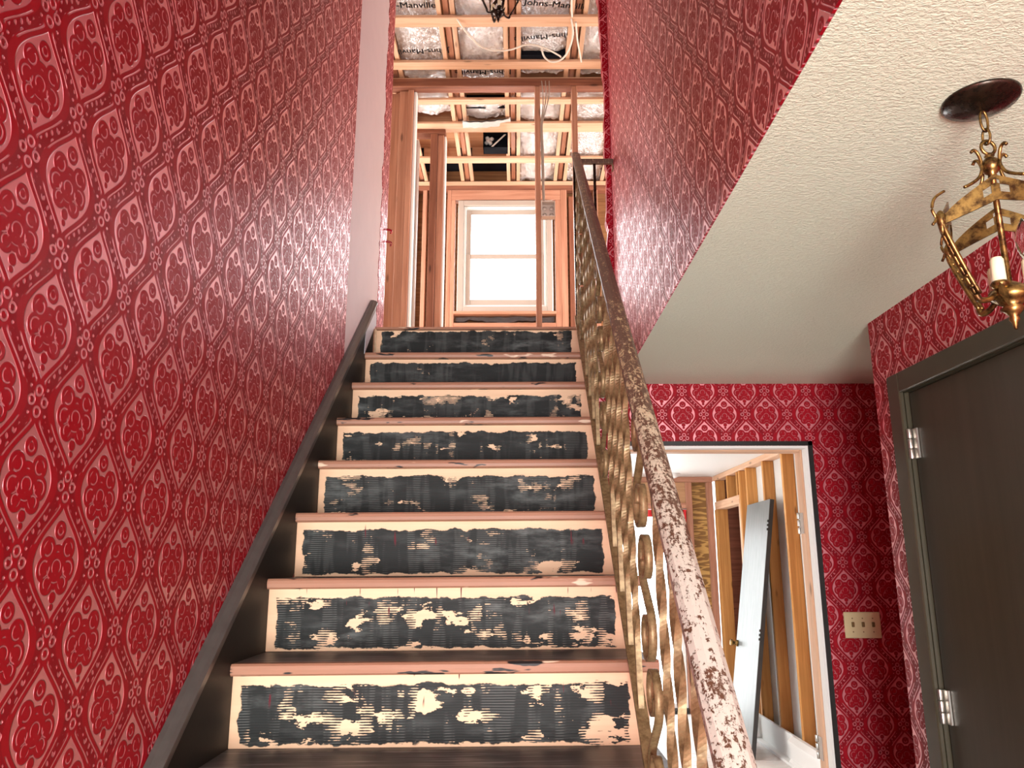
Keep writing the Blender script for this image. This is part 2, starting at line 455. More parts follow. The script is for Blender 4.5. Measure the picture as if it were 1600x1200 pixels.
# left wall: papered up to the bare strip at the top of the stairs
wl = struct(empty('wall_left'), 'long red damask papered wall rising along the left of the stairs', 'wall')
MB().box(WL - .1, WL, -2.6, 3.09, FZ, TZ).build('papered_wall', M_paper_yz, wl)
MB().box(WL - .1, WL - .0015, 3.0905, 3.935, FZ, TZ).build('bare_plaster_strip', M_plaster, wl, label='pale bare plaster strip stripped of its paper')
tb = MB(); pts = []
zz = UZ - .1
edge = []
while zz < TZ:
    edge.append((3.775 + random.uniform(-.022, .022), zz)); zz += random.uniform(.02, .06)
tb.prism([(3.955, UZ - .1)] + [(3.955, TZ)] + [(a, b) for a, b in edge[::-1]], 'x', WL - .0015, WL + .0012)
tb.build('torn_wallpaper', M_paper_yz, wl, label='ragged remnant of red paper along the wall end')
cb = MB()
for z, a in ((1.72, .017), (1.79, .012)):
    path = [(WL + .003 + .03 * math.sin(t * 2.6), 3.93 + a * (1 - math.cos(t * 2.6)) , z -   .012 * t) for t in [i / 8 for i in range(9)]]
    cb.sweep(path, [(-.001, -.006), (.001, -.006), (.001, .006), (-.001, .006)])
cb.build('paper_curl', M_paper_yz, wl)
# stairwell wall above the hall ceiling
ws = struct(empty('wall_right_upper'), 'red papered wall above the hall ceiling on the right of the stairwell', 'wall')
MB().box(BX, BX + .006, -.3, 3.80, CZ + .0, TZ).box(BX + .006, BX + .1, -.3, 3.80, CZ + .021, TZ).build('papered_wall', M_paper_yz, ws)
st = MB(); edge = []; zz = UZ
while zz < TZ:
    edge.append((.472 + random.uniform(-.008, .008) + (.012 if zz < 2.9 else -.006), zz)); zz += random.uniform(.04, .1)
st.prism([(BX + .1, UZ), (BX + .1, TZ)] + edge[::-1], 'y', 3.80, 3.86)
st.build('broken_wall_end', M_paper_xz, ws, label='dark ragged end of the papered wall')
struct(MB().box(WL, BX, -.4, -.3, CZ, TZ).build('wall_front_upper', M_paper_xz), 'red papered wall closing the stairwell behind the camera', 'wall')
struct(MB().box(WL - .1, BX + .1, -.4, 3.3, TZ, TZ + .1).build('ceiling_stairwell', M_drywall), 'plain ceiling over the stairwell', 'ceiling')
# hall ceiling
MBc = MB().box(BX + .0065, 2.7, -2.6, FY, CZ, CZ + .02).box(WL, BX, -2.6, -.4, CZ, CZ + .02)
struct(MBc.build('ceiling', M_ceil), 'cream textured hall ceiling above the doors', 'ceiling')
# far hall wall with the cased opening
OX0, OX1, OZ = .50, 1.42, .558
wb = struct(empty('wall_back', (0, FY, FZ)), 'red damask wall at the end of the hall around the doorway', 'wall')
MB().box(WL, OX0, FY, FY + .12, FZ, CZ).box(OX1, 2.7, FY, FY + .12, FZ, CZ).box(OX0, OX1, FY, FY + .12, OZ, CZ).build('papered_wall', M_paper_xz, wb)
MB().box(OX1 + .001, OX1 + .022, FY - .008, FY - .0005, FZ, OZ + .022).box(OX0, OX1 + .022, FY - .008, FY - .0005, OZ + .001, OZ + .022).build('black_edge_strip', M_black, wb)
MB().box(OX1 - .012, OX1 - .0005, FY - .004, FY + .05, FZ, OZ).box(OX0, OX1 - .012, FY - .004, FY + .05, OZ - .012, OZ - .0005).build('white_drywall_edge', M_white, wb)
lum(wb, 'door_jamb', (OX1 - .022, OX1 - .0005), (FY + .056, FY + .125), (FZ, OZ), PALE)
lum(wb, 'door_jamb', (OX0, OX1 - .022), (FY + .056, FY + .125), (OZ - .022, OZ - .0005), PALE)
for z in (.19, -.83):
    h = MB(); h.box(OX1 - .026, OX1 - .022, FY + .075, FY + .118, z - .05, z + .05, .001)
    h.build('hinge_leaf', M_cream, wb)
    k = MB()
    for q in range(3): k.lathe((OX1 - .03, FY + .122, z - .05 + q * .036), [(.006, 0), (.0065, .002), (.0065, .028), (.006, .03)], 8)
    k.build('hinge_knuckle', M_steel, wb)
# right hall wall with the front door
wr = struct(empty('wall_right', (RX, 2.756, FZ)), 'red damask wall on the right holding the dark front door', 'wall')
DY0, DY1, DZ = 1.62, 2.555, .565
MB().box(RX, RX + .14, DY1, 2.756, FZ, CZ).box(RX, RX + .14, -2.6, DY0, FZ, CZ).box(RX, RX + .14, DY0, DY1, DZ, CZ).build('papered_wall', M_paper_yz, wr, loc=(0, 0, 0))
struct(MB().box(2.2, 2.3, 2.756, FY, FZ, CZ).box(RX + .14, 2.2, 2.70, 2.756, FZ, CZ).build('wall_recess', M_paper_yz), 'papered recess behind the corner of the front door wall', 'wall')
d1 = struct(empty('door_1', (RX, DY1, FZ)), 'dark stained front door in the right hand wall', 'door')
MB().box(RX + .012, RX + .055, DY0 + .004, DY1 - .012, FZ + .01, DZ - .006, .003).build('slab', M_door, d1)
cs = MB()
for a in (0,):
    cs.box(RX - .018, RX - .0005, DY1 - .006, DY1 + .075, FZ, DZ + .066, .004)
    cs.box(RX - .018, RX - .0005, DY0 - .075, DY0 + .006, FZ, DZ + .066, .004)
cs.build('side_casing', M_casing, d1)
MB().box(RX - .018, RX - .0005, DY0 - .075, DY1 - .0065, DZ - .004, DZ + .066, .004).build('head_casing', M_casing, d1)
MB().box(RX - .0005, RX + .1, DY1 - .006, DY1 - .0005, FZ, DZ - .0005).box(RX - .0005, RX + .1, DY0, DY1, DZ - .0055, DZ - .0005).box(RX + .057, RX + .1, DY0, DY1, FZ, DZ).build('door_jamb', M_casing, d1)
for z in (.385, -.43):
    h = MB()
    for q in range(3): h.lathe((RX - .004, DY1 - .014, z - .05 + q * .034), [(.0075, 0), (.008, .002), (.008, .030), (.0075, .032)], 10)
    h.box(RX + .004, RX + .0115, DY1 - .045, DY1 - .016, z - .05, z + .05, .001)
    h.build('hinge', M_steel, d1, label='grey steel hinge of the front door')
# floors, shell behind the camera
struct(MB().box(WL - .1, 2.7, -2.6, FY, FZ - .1, FZ).build('floor', plain('hall_floor', (.42, .38, .31), .5, var=.15)), 'hall floor at the foot of the stairs', 'floor')
struct(MB().box(WL, -.66, -2.7, -2.6, FZ, CZ).box(1.05, RX, -2.7, -2.6, FZ, CZ).box(-.66, 1.05, -2.7, -2.6, .87, CZ + .1).build('wall_front', M_paper_xz), 'front wall with the open doorway behind the camera', 'wall')
# upstairs floor, walls and roof
fu = struct(empty('floor_upper', (0, FY, UZ)), 'upstairs floor beyond the top step', 'floor')
M_sub = wood('subfloor_ply', (.62, .45, .30), (.52, .36, .22), 'x', .6, False)
MB().box(-2.4, BX + .1, 3.685, 7.0, UZ - .22, UZ).box(BX + .1, 2.7, -2.6, 7.0, UZ - .22, UZ).build('subfloor', M_sub, fu)
struct(MB().box(-2.5, -2.4, 3.94, 7.0, UZ, 4.0).box(-2.4, WL - .1, 3.94, 4.0, UZ, 4.0).build('wall_left_upper', M_drywall), 'far left wall of the gutted upstairs room', 'wall')
struct(MB().box(2.2, 2.3, 3.8, 7.0, UZ, 4.0).box(BX + .1, 2.2, 3.8, 3.86, UZ, 4.0).build('wall_east_upper', M_drywall), 'far right wall of the gutted upstairs room', 'wall')

# --- framed upstairs end wall with window
YB = 6.8
we = struct(empty('wall_back_upper', (0, YB, UZ)), 'bare framed end wall upstairs around the window', 'wall')
wx0, wx1, wz0, wz1 = -.557, .335, 2.24, 3.39
MB().box(-2.4, wx0 - .01, YB + .092, YB + .11, UZ, 3.79).box(wx1 + .01, 2.2, YB + .092, YB + .11, UZ, 3.79).box(wx0 - .01, wx1 + .01, YB + .092, YB + .11, wz1, 3.79).box(wx0 - .01, wx1 + .01, YB + .092, YB + .11, UZ, wz0).build('sheathing', M_lath, we)
lum(we, 'top_plate', (-2.4, 2.2), (YB, YB + .09), (3.553, 3.596), PALE)
lum(we, 'top_plate', (-2.4, 2.2), (YB, YB + .09), (3.505, 3.552), DARKL)
for a, b, top in ((-1.32, -1.28, 3.504), (-1.0, -.955, 3.504), (-.90, -.862, 3.504), (-.81, -.772, 3.504), (.74, .778, 3.504), (1.15, 1.19, 3.504)): lum(we, 'stud', (a, b), (YB, YB + .09), (UZ, top))
lum(we, 'stud', (-.665, -.627), (YB, YB + .09), (UZ, 3.504)); lum(we, 'stud', (-.626, -.588), (YB, YB + .09), (UZ, 3.40))
lum(we, 'stud', (.365, .42), (YB, YB + .09), (UZ, 3.40)); lum(we, 'stud', (.421, .48), (YB, YB + .09), (UZ, 3.504))
lum(we, 'header', (-.626, .42), (YB - .001, YB + .09), (3.401, 3.503), LUM)
lum(we, 'sill_plate', (-.587, .364), (YB, YB + .09), (2.12, 2.165))
lum(we, 'wall_board', (.50, .73), (YB + .03, YB + .07), (UZ, 3.45), DARKL)
ps = MB(); n = 22
top = [(-.57 + .92 * i / n, 2.232 - .012 * random.random()) for i in range(n + 1)]; bot = [(-.57 + .92 * i / n, 2.172 + .02 * random.random() + .012 * math.sin(i * .5)) for i in range(n + 1)]
ps.prism(top + bot[::-1], 'y', YB + .02, YB + .06)
ps.build('plastic_flashing', M_plastic, we)
w1 = struct(empty('window_1', (0, YB, wz0)), 'white double hung window glowing in the upstairs end wall', 'window')
def frame(mb, x0, x1, z0, z1, y0, y1, t, tb=None, c=.003):
    tb = tb or t
    mb.box(x0, x0 + t, y0, y1, z0, z1, c).box(x1 - t, x1, y0, y1, z0, z1, c).box(x0 + t, x1 - t, y0, y1, z1 - t, z1, c).box(x0 + t, x1 - t, y0, y1, z0, z0 + tb, c)
f = MB(); frame(f, wx0, wx1, wz0 + .03, wz1, YB - .012, YB + .085, .052, .05); f.build('frame', M_cream, w1)
f = MB(); frame(f, wx0 + .053, wx1 - .053, wz0 + .08, wz1 - .053, YB + .012, YB + .075, .022, .022); f.build('stop', M_white, w1)
lum(w1, 'sill', (wx0 - .03, wx1 + .03), (YB - .03, YB + .085), (wz0, wz0 + .029), LUM)
a = MB(); frame(a, wx0 + .076, wx1 - .076, 2.815, wz1 - .076, YB + .045, YB + .07, .045, .04); s1 = a.build('sash', M_cream, w1)
MB().box(wx0 + .122, wx1 - .122, YB + .055, YB + .059, 2.856, wz1 - .122).build('pane', M_glass, s1)
a = MB(); frame(a, wx0 + .076, wx1 - .076, wz0 + .103, 2.85, YB + .018, YB + .043, .045, .055); s2 = a.build('sash', M_cream, w1)
MB().box(wx0 + .122, wx1 - .122, YB + .028, YB + .032, wz0 + .159, 2.804).build('pane', M_glass, s2)

# --- stud partition at the top of the landing, and the one behind it
YP = 5.2
wp = struct(empty('wall_partition', (0, YP, UZ)), 'open stud partition across the upstairs landing', 'wall')
lum(wp, 'top_plate', (-1.6, 1.2), (YP - .05, YP + .04), (3.512, 3.577), DARKL)
for a, b, y in ((-.955, -.890, YP + .04), (-.888, -.824, YP + .01), (-.822, -.782, YP - .01)): lum(wp, 'stud', (a, b), (y, y + .06), (UZ, 3.511), LUM)
lum(wp, 'drywall_edge', (-.781, -.762), (YP + .02, YP + .10), (UZ, 3.511), M_white)
lum(wp, 'stud', (.138, .178), (YP - .045, YP + .045), (UZ, 3.511), LUM); lum(wp, 'stud', (.417, .456), (YP - .045, YP + .045), (UZ, 3.511), LUM)
lum(wp, 'stud', (.86, .90), (YP - .045, YP + .045), (UZ, 3.511), LUM)
YQ = 5.9
wq = struct(empty('wall_closet', (0, YQ, UZ)), 'narrow aged stud framing behind the landing partition', 'wall')
lum(wq, 'stud', (-.885, -.845), (YQ - .045, YQ + .045), (UZ, 3.50), DARKL); lum(wq, 'drywall_edge', (-.844, -.828), (YQ - .02, YQ + .06), (UZ, 3.50), M_white)
lum(wq, 'stud', (-.725, -.668), (YQ - .045, YQ + .045), (UZ, 3.54), DARKL); lum(wq, 'stud', (-.666, -.614), (YQ - .02, YQ + .06), (UZ, 3.54), LUM)
lum(wq, 'drywall_edge', (-.613, -.598), (YQ, YQ + .08), (UZ, 3.54), M_white)
lum(wq, 'header', (-.885, -.60), (YQ - .05, YQ + .05), (3.541, 3.578), DARKL)

# --- open ceiling upstairs: strapping below, rafters above, foil faced batts between
cu = struct(empty('ceiling_upper', (0, 3.3, TZ)), 'open upstairs ceiling of strapping, rafters and foil insulation', 'ceiling')
for y0, y1 in ((3.62, 3.71), (3.90, 4.0), (4.485, 4.585), (4.96, 5.05), (5.175, 5.265), (5.43, 5.50), (5.77, 5.91), (6.335, 6.43)):
    lum(cu, 'strapping', (-2.3, 2.1), (y0, y1), (TZ, TZ + .022), PALE)
RXS = (-1.38, -.92, -.475, -.03, .42, .87)
for x in RXS:
    lum(cu, 'rafter', (x - .019, x + .019), (3.3, 6.9), (TZ + .045, TZ + .17), LUM)
    for sgn in (-1, 1): lum(cu, 'nailer', sorted((x + sgn * .030, x + sgn * .062)), (3.3, 6.9), (TZ + .023, TZ + .05), PALE)
MB().box(-2.4, 2.2, 3.3, 6.45, TZ + .171, TZ + .19).build('roof_deck', M_deck, cu)
MB().box(-2.4, 2.2, 6.45, 6.95, TZ + .171, TZ + .19).build('eave_shade_sheet', M_attic, cu)  # black sheet painting in the shade of the open eave
bays = [(RXS[i] + .064, RXS[i + 1] - .064) for i in range(5)]
def batt(x0, x1, y0, y1, zc, sag, seed, tilt=0):
    rr = random.Random(seed); nx, ny = 18, 16; vs = []; fs = []
    for j in range(ny + 1):
        for i in range(nx + 1):
            u, v = i / nx, j / ny
            z = zc - sag * math.sin(PI * u) * .6 + rr.uniform(-.006, .006) + .008 * math.sin(u * 9 + v * 5 + seed) + tilt * v
            vs.append((x0 + (x1 - x0) * u, y0 + (y1 - y0) * v + (rr.uniform(-.012, .012) if j in (0, ny) else 0), z))
    fs = [(j * (nx + 1) + i, j * (nx + 1) + i + 1, (j + 1) * (nx + 1) + i + 1, (j + 1) * (nx + 1) + i) for j in range(ny) for i in range(nx)]
    mb = MB().poly(vs, fs)
    return mb.build('insulation_batt', M_foil, cu)
spec = [ # bay, y0, y1, words (angle)
 (0, 3.8, 4.9, None), (1, 3.75, 4.475, ('up', .0)), (2, 3.75, 4.46, None), (3, 3.75, 4.475, ('up', .12)), (4, 3.75, 4.48, None),
 (1, 4.60, 4.955, ('down', -.04)), (2, 4.60, 4.95, None), (3, 4.62, 4.90, ('down', -.12)), (4, 4.60, 4.95, None),
 (1, 5.06, 5.17, None), (2, 5.06, 5.17, ('down', 0)), (3, 5.06, 5.10, None), (4, 5.06, 5.12, None),
 (0, 5.0, 5.76, None), (1, 5.28, 5.60, None), (2, 5.52, 5.70, None), (3, 5.28, 5.70, None), (4, 5.28, 5.76, ('up', 0)),
 (3, 5.92, 6.33, None), (4, 5.92, 6.33, None), (3, 6.44, 6.78, None), (4, 6.44, 6.78, None)]
for i, (b, y0, y1, wd) in enumerate(spec):
    x0, x1 = bays[b]
    o = batt(x0, x1, y0, y1 + (.10 if y1 - y0 > .2 else .06), TZ + .066, .03, i)
    if wd:
        yy = 4.40 if y1 < 4.6 else (4.87 if b == 1 and y1 < 5 else 4.72 if b == 3 and y1 < 5 else (y0 + y1) / 2 if y1 < 5.3 else 5.36)
        lettering('Johns-Manville', .074, ((x0 + x1) / 2 + (.07 if b == 3 and wd[0] == 'up' else -.05 if wd[0] == 'up' else 0), yy, TZ + .026), (0 if wd[0] == 'up' else PI) + wd[1], M_ink, o)
for b in (3, 1, 2):
    x0, x1 = bays[b]
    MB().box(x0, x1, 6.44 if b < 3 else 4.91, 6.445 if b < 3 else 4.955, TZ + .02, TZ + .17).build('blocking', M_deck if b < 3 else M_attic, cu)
for b in (1, 2): 
    x0, x1 = bays[b]
    MB().box(x0 + .0, x1, 5.93, 5.945, TZ + .03, TZ + .17).build('blocking', M_deck, cu)
MB().box(bays[2][0], bays[2][1], 5.62, 5.63, TZ + .05, TZ + .17).build('gap_shade_sheet', M_attic, cu)  # black sheet put in as the shade of a gap between batts

# ------------------------------------------------------------------ back room seen through the opening
RX2 = 2.02; YE = 7.98
struct(MB().box(-1.7, 2.7, FY + .12, 8.1, CZ, CZ + .03).build('ceiling_back_room', M_white), 'smooth white ceiling of the room beyond the doorway', 'ceiling')
bf = struct(empty('floor_back_room', (0, FY, FZ)), 'pale boarded floor of the room beyond the doorway', 'floor')
y = FY + .0
while y < 8.1:
    MB().box(-1.7, 2.2, y + .002, min(y + .118, 8.1), FZ - .03, FZ, .002).build('floor_board', M_floor, bf); y += .12
struct(MB().box(-1.75, -1.65, FY + .12, 5.0, FZ, CZ).box(-1.75, -1.65, 6.8, 8.1, FZ, CZ).build('wall_left_back_room', M_drywall), 'left wall of the back room with a window gap', 'wall')
w3 = struct(empty('wall_right_back_room', (RX2, FY, FZ)), 'bare pine stud wall on the right of the back room', 'wall')
lum(w3, 'top_plate', (RX2 - .001, RX2 + .09), (FY + .12, YE), (CZ - .05, CZ - .001), PALE)
for y in (4.45, 4.92, 5.39, 5.86, 6.33, 6.80): lum(w3, 'stud', (RX2, RX2 + .09), (y, y + .04), (FZ, CZ - .051), ORNG)
lum(w3, 'stud', (RX2, RX2 + .09), (7.02, 7.06), (FZ, CZ - .051), ORNG)
lum(w3, 'jack_stud', (RX2, RX2 + .09), (7.061, 7.10), (FZ, .525), PALE); lum(w3, 'jack_stud', (RX2 - .01, RX2 + .1), (7.84, 7.93), (FZ, .525), ORNG)
lum(w3, 'header', (RX2 - .002, RX2 + .092), (7.061, 7.94), (.526, .605), PALE)
for y in (7.10, 7.43, 7.86): lum(w3, 'cripple_stud', (RX2, RX2 + .09), (y, y + .04), (.606, CZ - .051), ORNG)
MB().box(RX2 + .092, RX2 + .105, FY + .12, 7.06, FZ, CZ).build('drywall_backing', M_drywall, w3)
MB().box(RX2 + .6, RX2 + .62, 6.6, 8.3, FZ, CZ).box(RX2 + .105, RX2 + .6, 8.0, 8.1, FZ, CZ).box(RX2 + .105, RX2 + .6, 6.95, 7.04, FZ, CZ).build('closet_board', DARKL['x'], w3)
w4 = struct(empty('wall_back_room_end', (0, YE, FZ)), 'framed end wall of the back room with plywood panels', 'wall')
lum(w4, 'top_plate', (-1.65, RX2), (YE, YE + .09), (CZ - .055, CZ - .001), LUM)
for a, b in ((1.735, 1.80), (1.955, 2.015), (.80, .84), (.30, .34), (-.2, -.16)): lum(w4, 'stud', (a, b), (YE, YE + .09), (FZ, CZ - .056), LUM)
MB().box(1.801, 1.954, YE + .06, YE + .075, FZ, CZ - .056).build('plywood_panel', M_ply, w4)
MB().box(.84, 1.734, YE + .02, YE + .05, .60, CZ - .056).build('plywood_panel', wood('brown_board', (.50, .29, .15), (.38, .2, .1), 'x', .6, False), w4)
MB().box(-1.65, .80, YE + .06, YE + .075, FZ, CZ).build('plywood_panel', M_ply, w4)
lum(w4, 'header', (.84, 1.734), (YE, YE + .09), (.545, .60), LUM); lum(w4, 'stud', (1.67, 1.733), (YE, YE + .09), (FZ, .544), LUM)
d2 = struct(empty('door_2', (1.2, YE, FZ)), 'bright glass patio door at the end of the back room', 'door')
f = MB(); frame(f, .86, 1.665, FZ, .54, YE + .02, YE + .07, .035, .09); f.build('frame', M_white, d2)
MB().box(.896, 1.629, YE + .04, YE + .046, FZ + .09, .504).build('pane', M_glass, d2)
MB().box(.86, 1.665, YE - .02, YE + .018, FZ + .0005, FZ + .05, .003).build('threshold', M_black, d2)

# ------------------------------------------------------------------ staircase
RISE, RUN, Y0, Z0 = .197, .239, 1.98, -.236
SX0, SX1 = -.70, .334
def nose(k): return Y0 + RUN * k, Z0 + RISE * k
stc = empty('staircase', (0, .78, FZ), 'straight wooden staircase with worn treads and black glue stained risers', 'staircase')
covs = {-5: .6, -4: .6, -3: .6, -2: .6, -1: .6, 0: .552, 1: .57, 2: .645, 3: .62, 4: .61, 5: .575, 6: .70, 7: .66}
rlabels = {0: 'lowest riser in view with large bare patches in the black glue', 1: 'riser with red streaks and combed black glue', 2: 'riser almost wholly covered in grey black glue',
           5: 'riser with fine combed glue lines at its right end', 6: 'riser with a solid black strip', 7: 'topmost riser in near solid black glue'}
def staircase():
    h = RISE - .029
    for k in range(-5, 8):
        y, z = nose(k)
        tilt = -.010 * max(0, 1 - max(k, 0) / 6) if k >= 0 else -.010
        piv = Vector((SX1, y, z))
        def place(o):
            o.rotation_euler = (0, tilt, 0)
        # riser below tread k
        top = z - .0285 if k < 7 else z - .012
        r = MB().box(-.5, .5, 0, .018, 0, top - (z - RISE), .001)
        me_ = r.build('riser', M_riser, stc, loc=(0, 0, 0))
        me_.scale = ((SX1 - .012 - SX0) / 1.0, 1, 1)
        me_.location = Vector(((SX0 + SX1 - .012) / 2, y + .026, z - RISE + .0002)) - wpos(stc)
        me_['seed'] = k * 3.7 + 1.3; me_['cover'] = covs[k]; me_['high'] = .180 if k == 7 else .152 if k == 6 else .144; me_['red'] = 1.0 if k in (0, 1, 2) else 0.0
        if k in rlabels: me_['label'] = rlabels[k]
        place(me_)
        if k == 7: continue
        t = MB().box(SX0, SX1, y + .028, y + RUN + .044, z - .028, z)
        to = t.build('tread', M_tread, stc, loc=((SX0 + SX1) / 2, y, z)); place(to)
        pr = [(y + .03, z - .0285), (y + .006, z - .0285), (y + .001, z - .024), (y - .001, z - .014), (y + .001, z - .005), (y + .006, z), (y + .028, z + .0003)]
        nb = MB().prism(pr, 'x', SX0, SX1 + .012)
        nb.build('nosing', M_nosing, to, loc=((SX0 + SX1) / 2, y, z))
    # landing edge
    y, z = nose(7)
    MB().box(SX0, SX1, y + .004, y + .05, z - .0115, z + .0005, .002).build('landing_edge', M_nosing, stc)
    # outer stringer
    pts = []
    for k in range(-5, 8):
        y, z = nose(k); pts += [(y + .03, z - RISE - .03), (y + .03, z - .03)]
    pts += [(nose(7)[0] + .03, nose(6)[1] - .32)]
    low = [(y, z - .32) for y, z in (nose(6), nose(-5))]
    low = [(nose(-5)[0] + .03, FZ)]
    MB().prism(pts + [(nose(7)[0] + .03, nose(7)[1] - .5)] + [(nose(-5)[0] + .35, FZ)] + low, 'x', SX1 - .055, SX1 - .03).build('stringer', DARKL['y'], stc)
staircase()
def slope_z(y): return Z0 + (RISE / RUN) * (y - Y0)
sb = MB(); ya, yb = .75, 3.60
sb.prism([(ya, slope_z(ya) + .135), (yb, slope_z(yb) + .135), (yb, slope_z(yb) - .12), (ya, slope_z(ya) - .35)], 'x', WL + .0005, SX0 - .0005)
sb.build('skirt_board', M_skirt, stc)
cp = MB(); prf = [(0, 0), (.030, 0), (.034, .006), (.034, .014), (.026, .020), (.012, .024), (0, .024)]
for off in (0,):
    vs = []
    for yv in (ya, yb):
        for a, b in prf: vs.append((WL + .0005 + a, yv, slope_z(yv) + .135 + b * 1.25))
    m_ = len(prf); cp.poly(vs, [(q, (q + 1) % m_, m_ + (q + 1) % m_, m_ + q) for q in range(m_)] + [tuple(range(m_))[::-1], tuple(range(m_, 2 * m_))])
cp.build('skirt_moulding', M_skirtcap, stc)
bd = MB().prism([(ya, slope_z(ya) + .112), (ya, slope_z(ya) + .124), (yb, slope_z(yb) + .124), (yb, slope_z(yb) + .112)], 'x', SX0, SX0 + .007)
bd.build('skirt_bead', M_skirtcap, stc)
pb = MB().prism([(3.42, slope_z(3.42) + .128), (3.60, slope_z(3.60) + .128), (3.655, slope_z(3.6) + .10), (3.65, UZ + .0), (3.63, UZ), (3.40, slope_z(3.40) + .0)], 'x', SX0 - .0004, SX0 + .0015)
pb.build('unpainted_patch', plain('pale_patch', (.70, .74, .80), .5), stc, label='pale unpainted patch at the top of the skirt board')
# ------------------------------------------------------------------ stair railing
def rail_bot(y): return Vector((.262 + (y - 1.0) * .0145, y, slope_z(y) + .05))
def rail_top(y): return Vector((.229 + (y - .9) * .0292, y, slope_z(y) + .05 + .885))
rl = empty('stair_railing', tuple(rail_bot(.78)), 'twisted gold iron stair railing with a peeling painted handrail', 'railing')
hp = [rail_top(.62 + (3.66 - .62) * i / 30) for i in range(31)]
prof = [(-.021, -.006), (-.021, .006), (-.014, .013), (-.005, .016), (.005, .016), (.014, .013), (.021, .006), (.021, -.006), (.012, -.012), (-.012, -.012)]
MB().sweep(hp, prof, smooth=False).build('handrail', M_rail, rl, loc=(0, 0, 0))
MB().sweep([rail_top(.62) - Vector((0, 0, .019)), rail_top(3.655) - Vector((0, 0, .019))], [(-.014, -.004), (.014, -.004), (.014, .004), (-.014, .004)], smooth=False).build('top_channel', M_gold, rl)
MB().sweep([rail_bot(.72), rail_bot(3.655)], [(-.013, -.005), (.013, -.005), (.013, .005), (-.013, .005)], smooth=False).build('bottom_channel', M_gold, rl)
BH = .885 - .025
def twisted(h, half=.0065, turns=3.5, z0=.15, z1=.10):
    mb = MB(); n = 110; vs = []
    for i in range(n + 1):
        z = h * i / n; t = min(max((z - z0) / (h - z0 - z1), 0), 1); a = PI / 4 + t * turns * PI
        vs += [(half * 1.414 * math.cos(a + q * PI / 2), half * 1.414 * math.sin(a + q * PI / 2), z) for q in range(4)]
    fs = [(i * 4 + q, i * 4 + (q + 1) % 4, (i + 1) * 4 + (q + 1) % 4, (i + 1) * 4 + q) for i in range(n) for q in range(4)] + [(3, 2, 1, 0), tuple(range(n * 4, n * 4 + 4))]
    return mb.poly(vs, fs)
bal_me = None
for k in range(-7, 13):
    if k in (-2, -1, 4, 5, 10, 11): continue
    y = 1.8217 + .145 * k; b = rail_bot(y); t = rail_top(y)
    if bal_me is None:
        o = twisted(BH).build('baluster', M_gold, None); bal_me = o.data; o.parent = rl
    else: o = link('baluster', bal_me, rl)
    o.location = b + Vector((0, 0, .004)) - wpos(rl); o.rotation_euler = (0, math.atan2(t.x - b.x, .885), 0)
def s_scroll(cx, cy, cz, r, flip):
    top = []
    for i in range(34):
        a = i / 33; ang = -PI * .3 + (1 - a) * 2.3 * PI; rr = r * (.50 + .50 * a)
        top.append((rr * math.cos(ang), r * 1.25 + rr * math.sin(ang)))
    bot = [(-p, -q) for p, q in top][::-1]
    path = [(cx, cy + p * flip, cz + q) for p, q in top + bot]
    return MB().sweep(path, [(-.0028, -.008), (.0028, -.008), (.0028, .008), (-.0028, .008)], up=Vector((1, 0, 0)), smooth=True)
for yc, fl in [(1.8217 + .145 * c, 1) for c in (-1.5, 4.5, 10.5)]:
    for q, dz in enumerate((.15, .41, .67)):
        b = rail_bot(yc); f = dz / .885; x = b.x + (rail_top(yc).x - b.x) * f
        s_scroll(x, yc, b.z + dz + .02, .058, fl * (1 if q % 2 else -1)).build('scroll', M_gold, rl)
lr = empty('landing_railing', (.31, 3.68, UZ), 'short dark railing closing the landing beside the red wall', 'railing')
MB().box(.298, .318, 3.692, 3.712, UZ + .0005, 2.075, .002).build('newel_post', M_darkbronze, lr)
MB().box(.318, BX - .002, 3.689, 3.715, 2.055, 2.082, .004).build('top_rail', M_rail, lr, loc=(0, 0, 0))
MB().box(.404, .418, 3.695, 3.709, UZ + .06, 2.055, .002).build('baluster', M_darkbronze, lr)
MB().box(.318, BX - .002, 3.695, 3.709, UZ + .045, UZ + .06, .001).build('bottom_rail', M_darkbronze, lr)
MB().tube(smooth_path([(BX - .006, 3.70, 2.054), (BX - .004, 3.697, 2.03), (BX - .008, 3.69, 2.005)]), .004, 6).build('bracket', M_gold, lr)

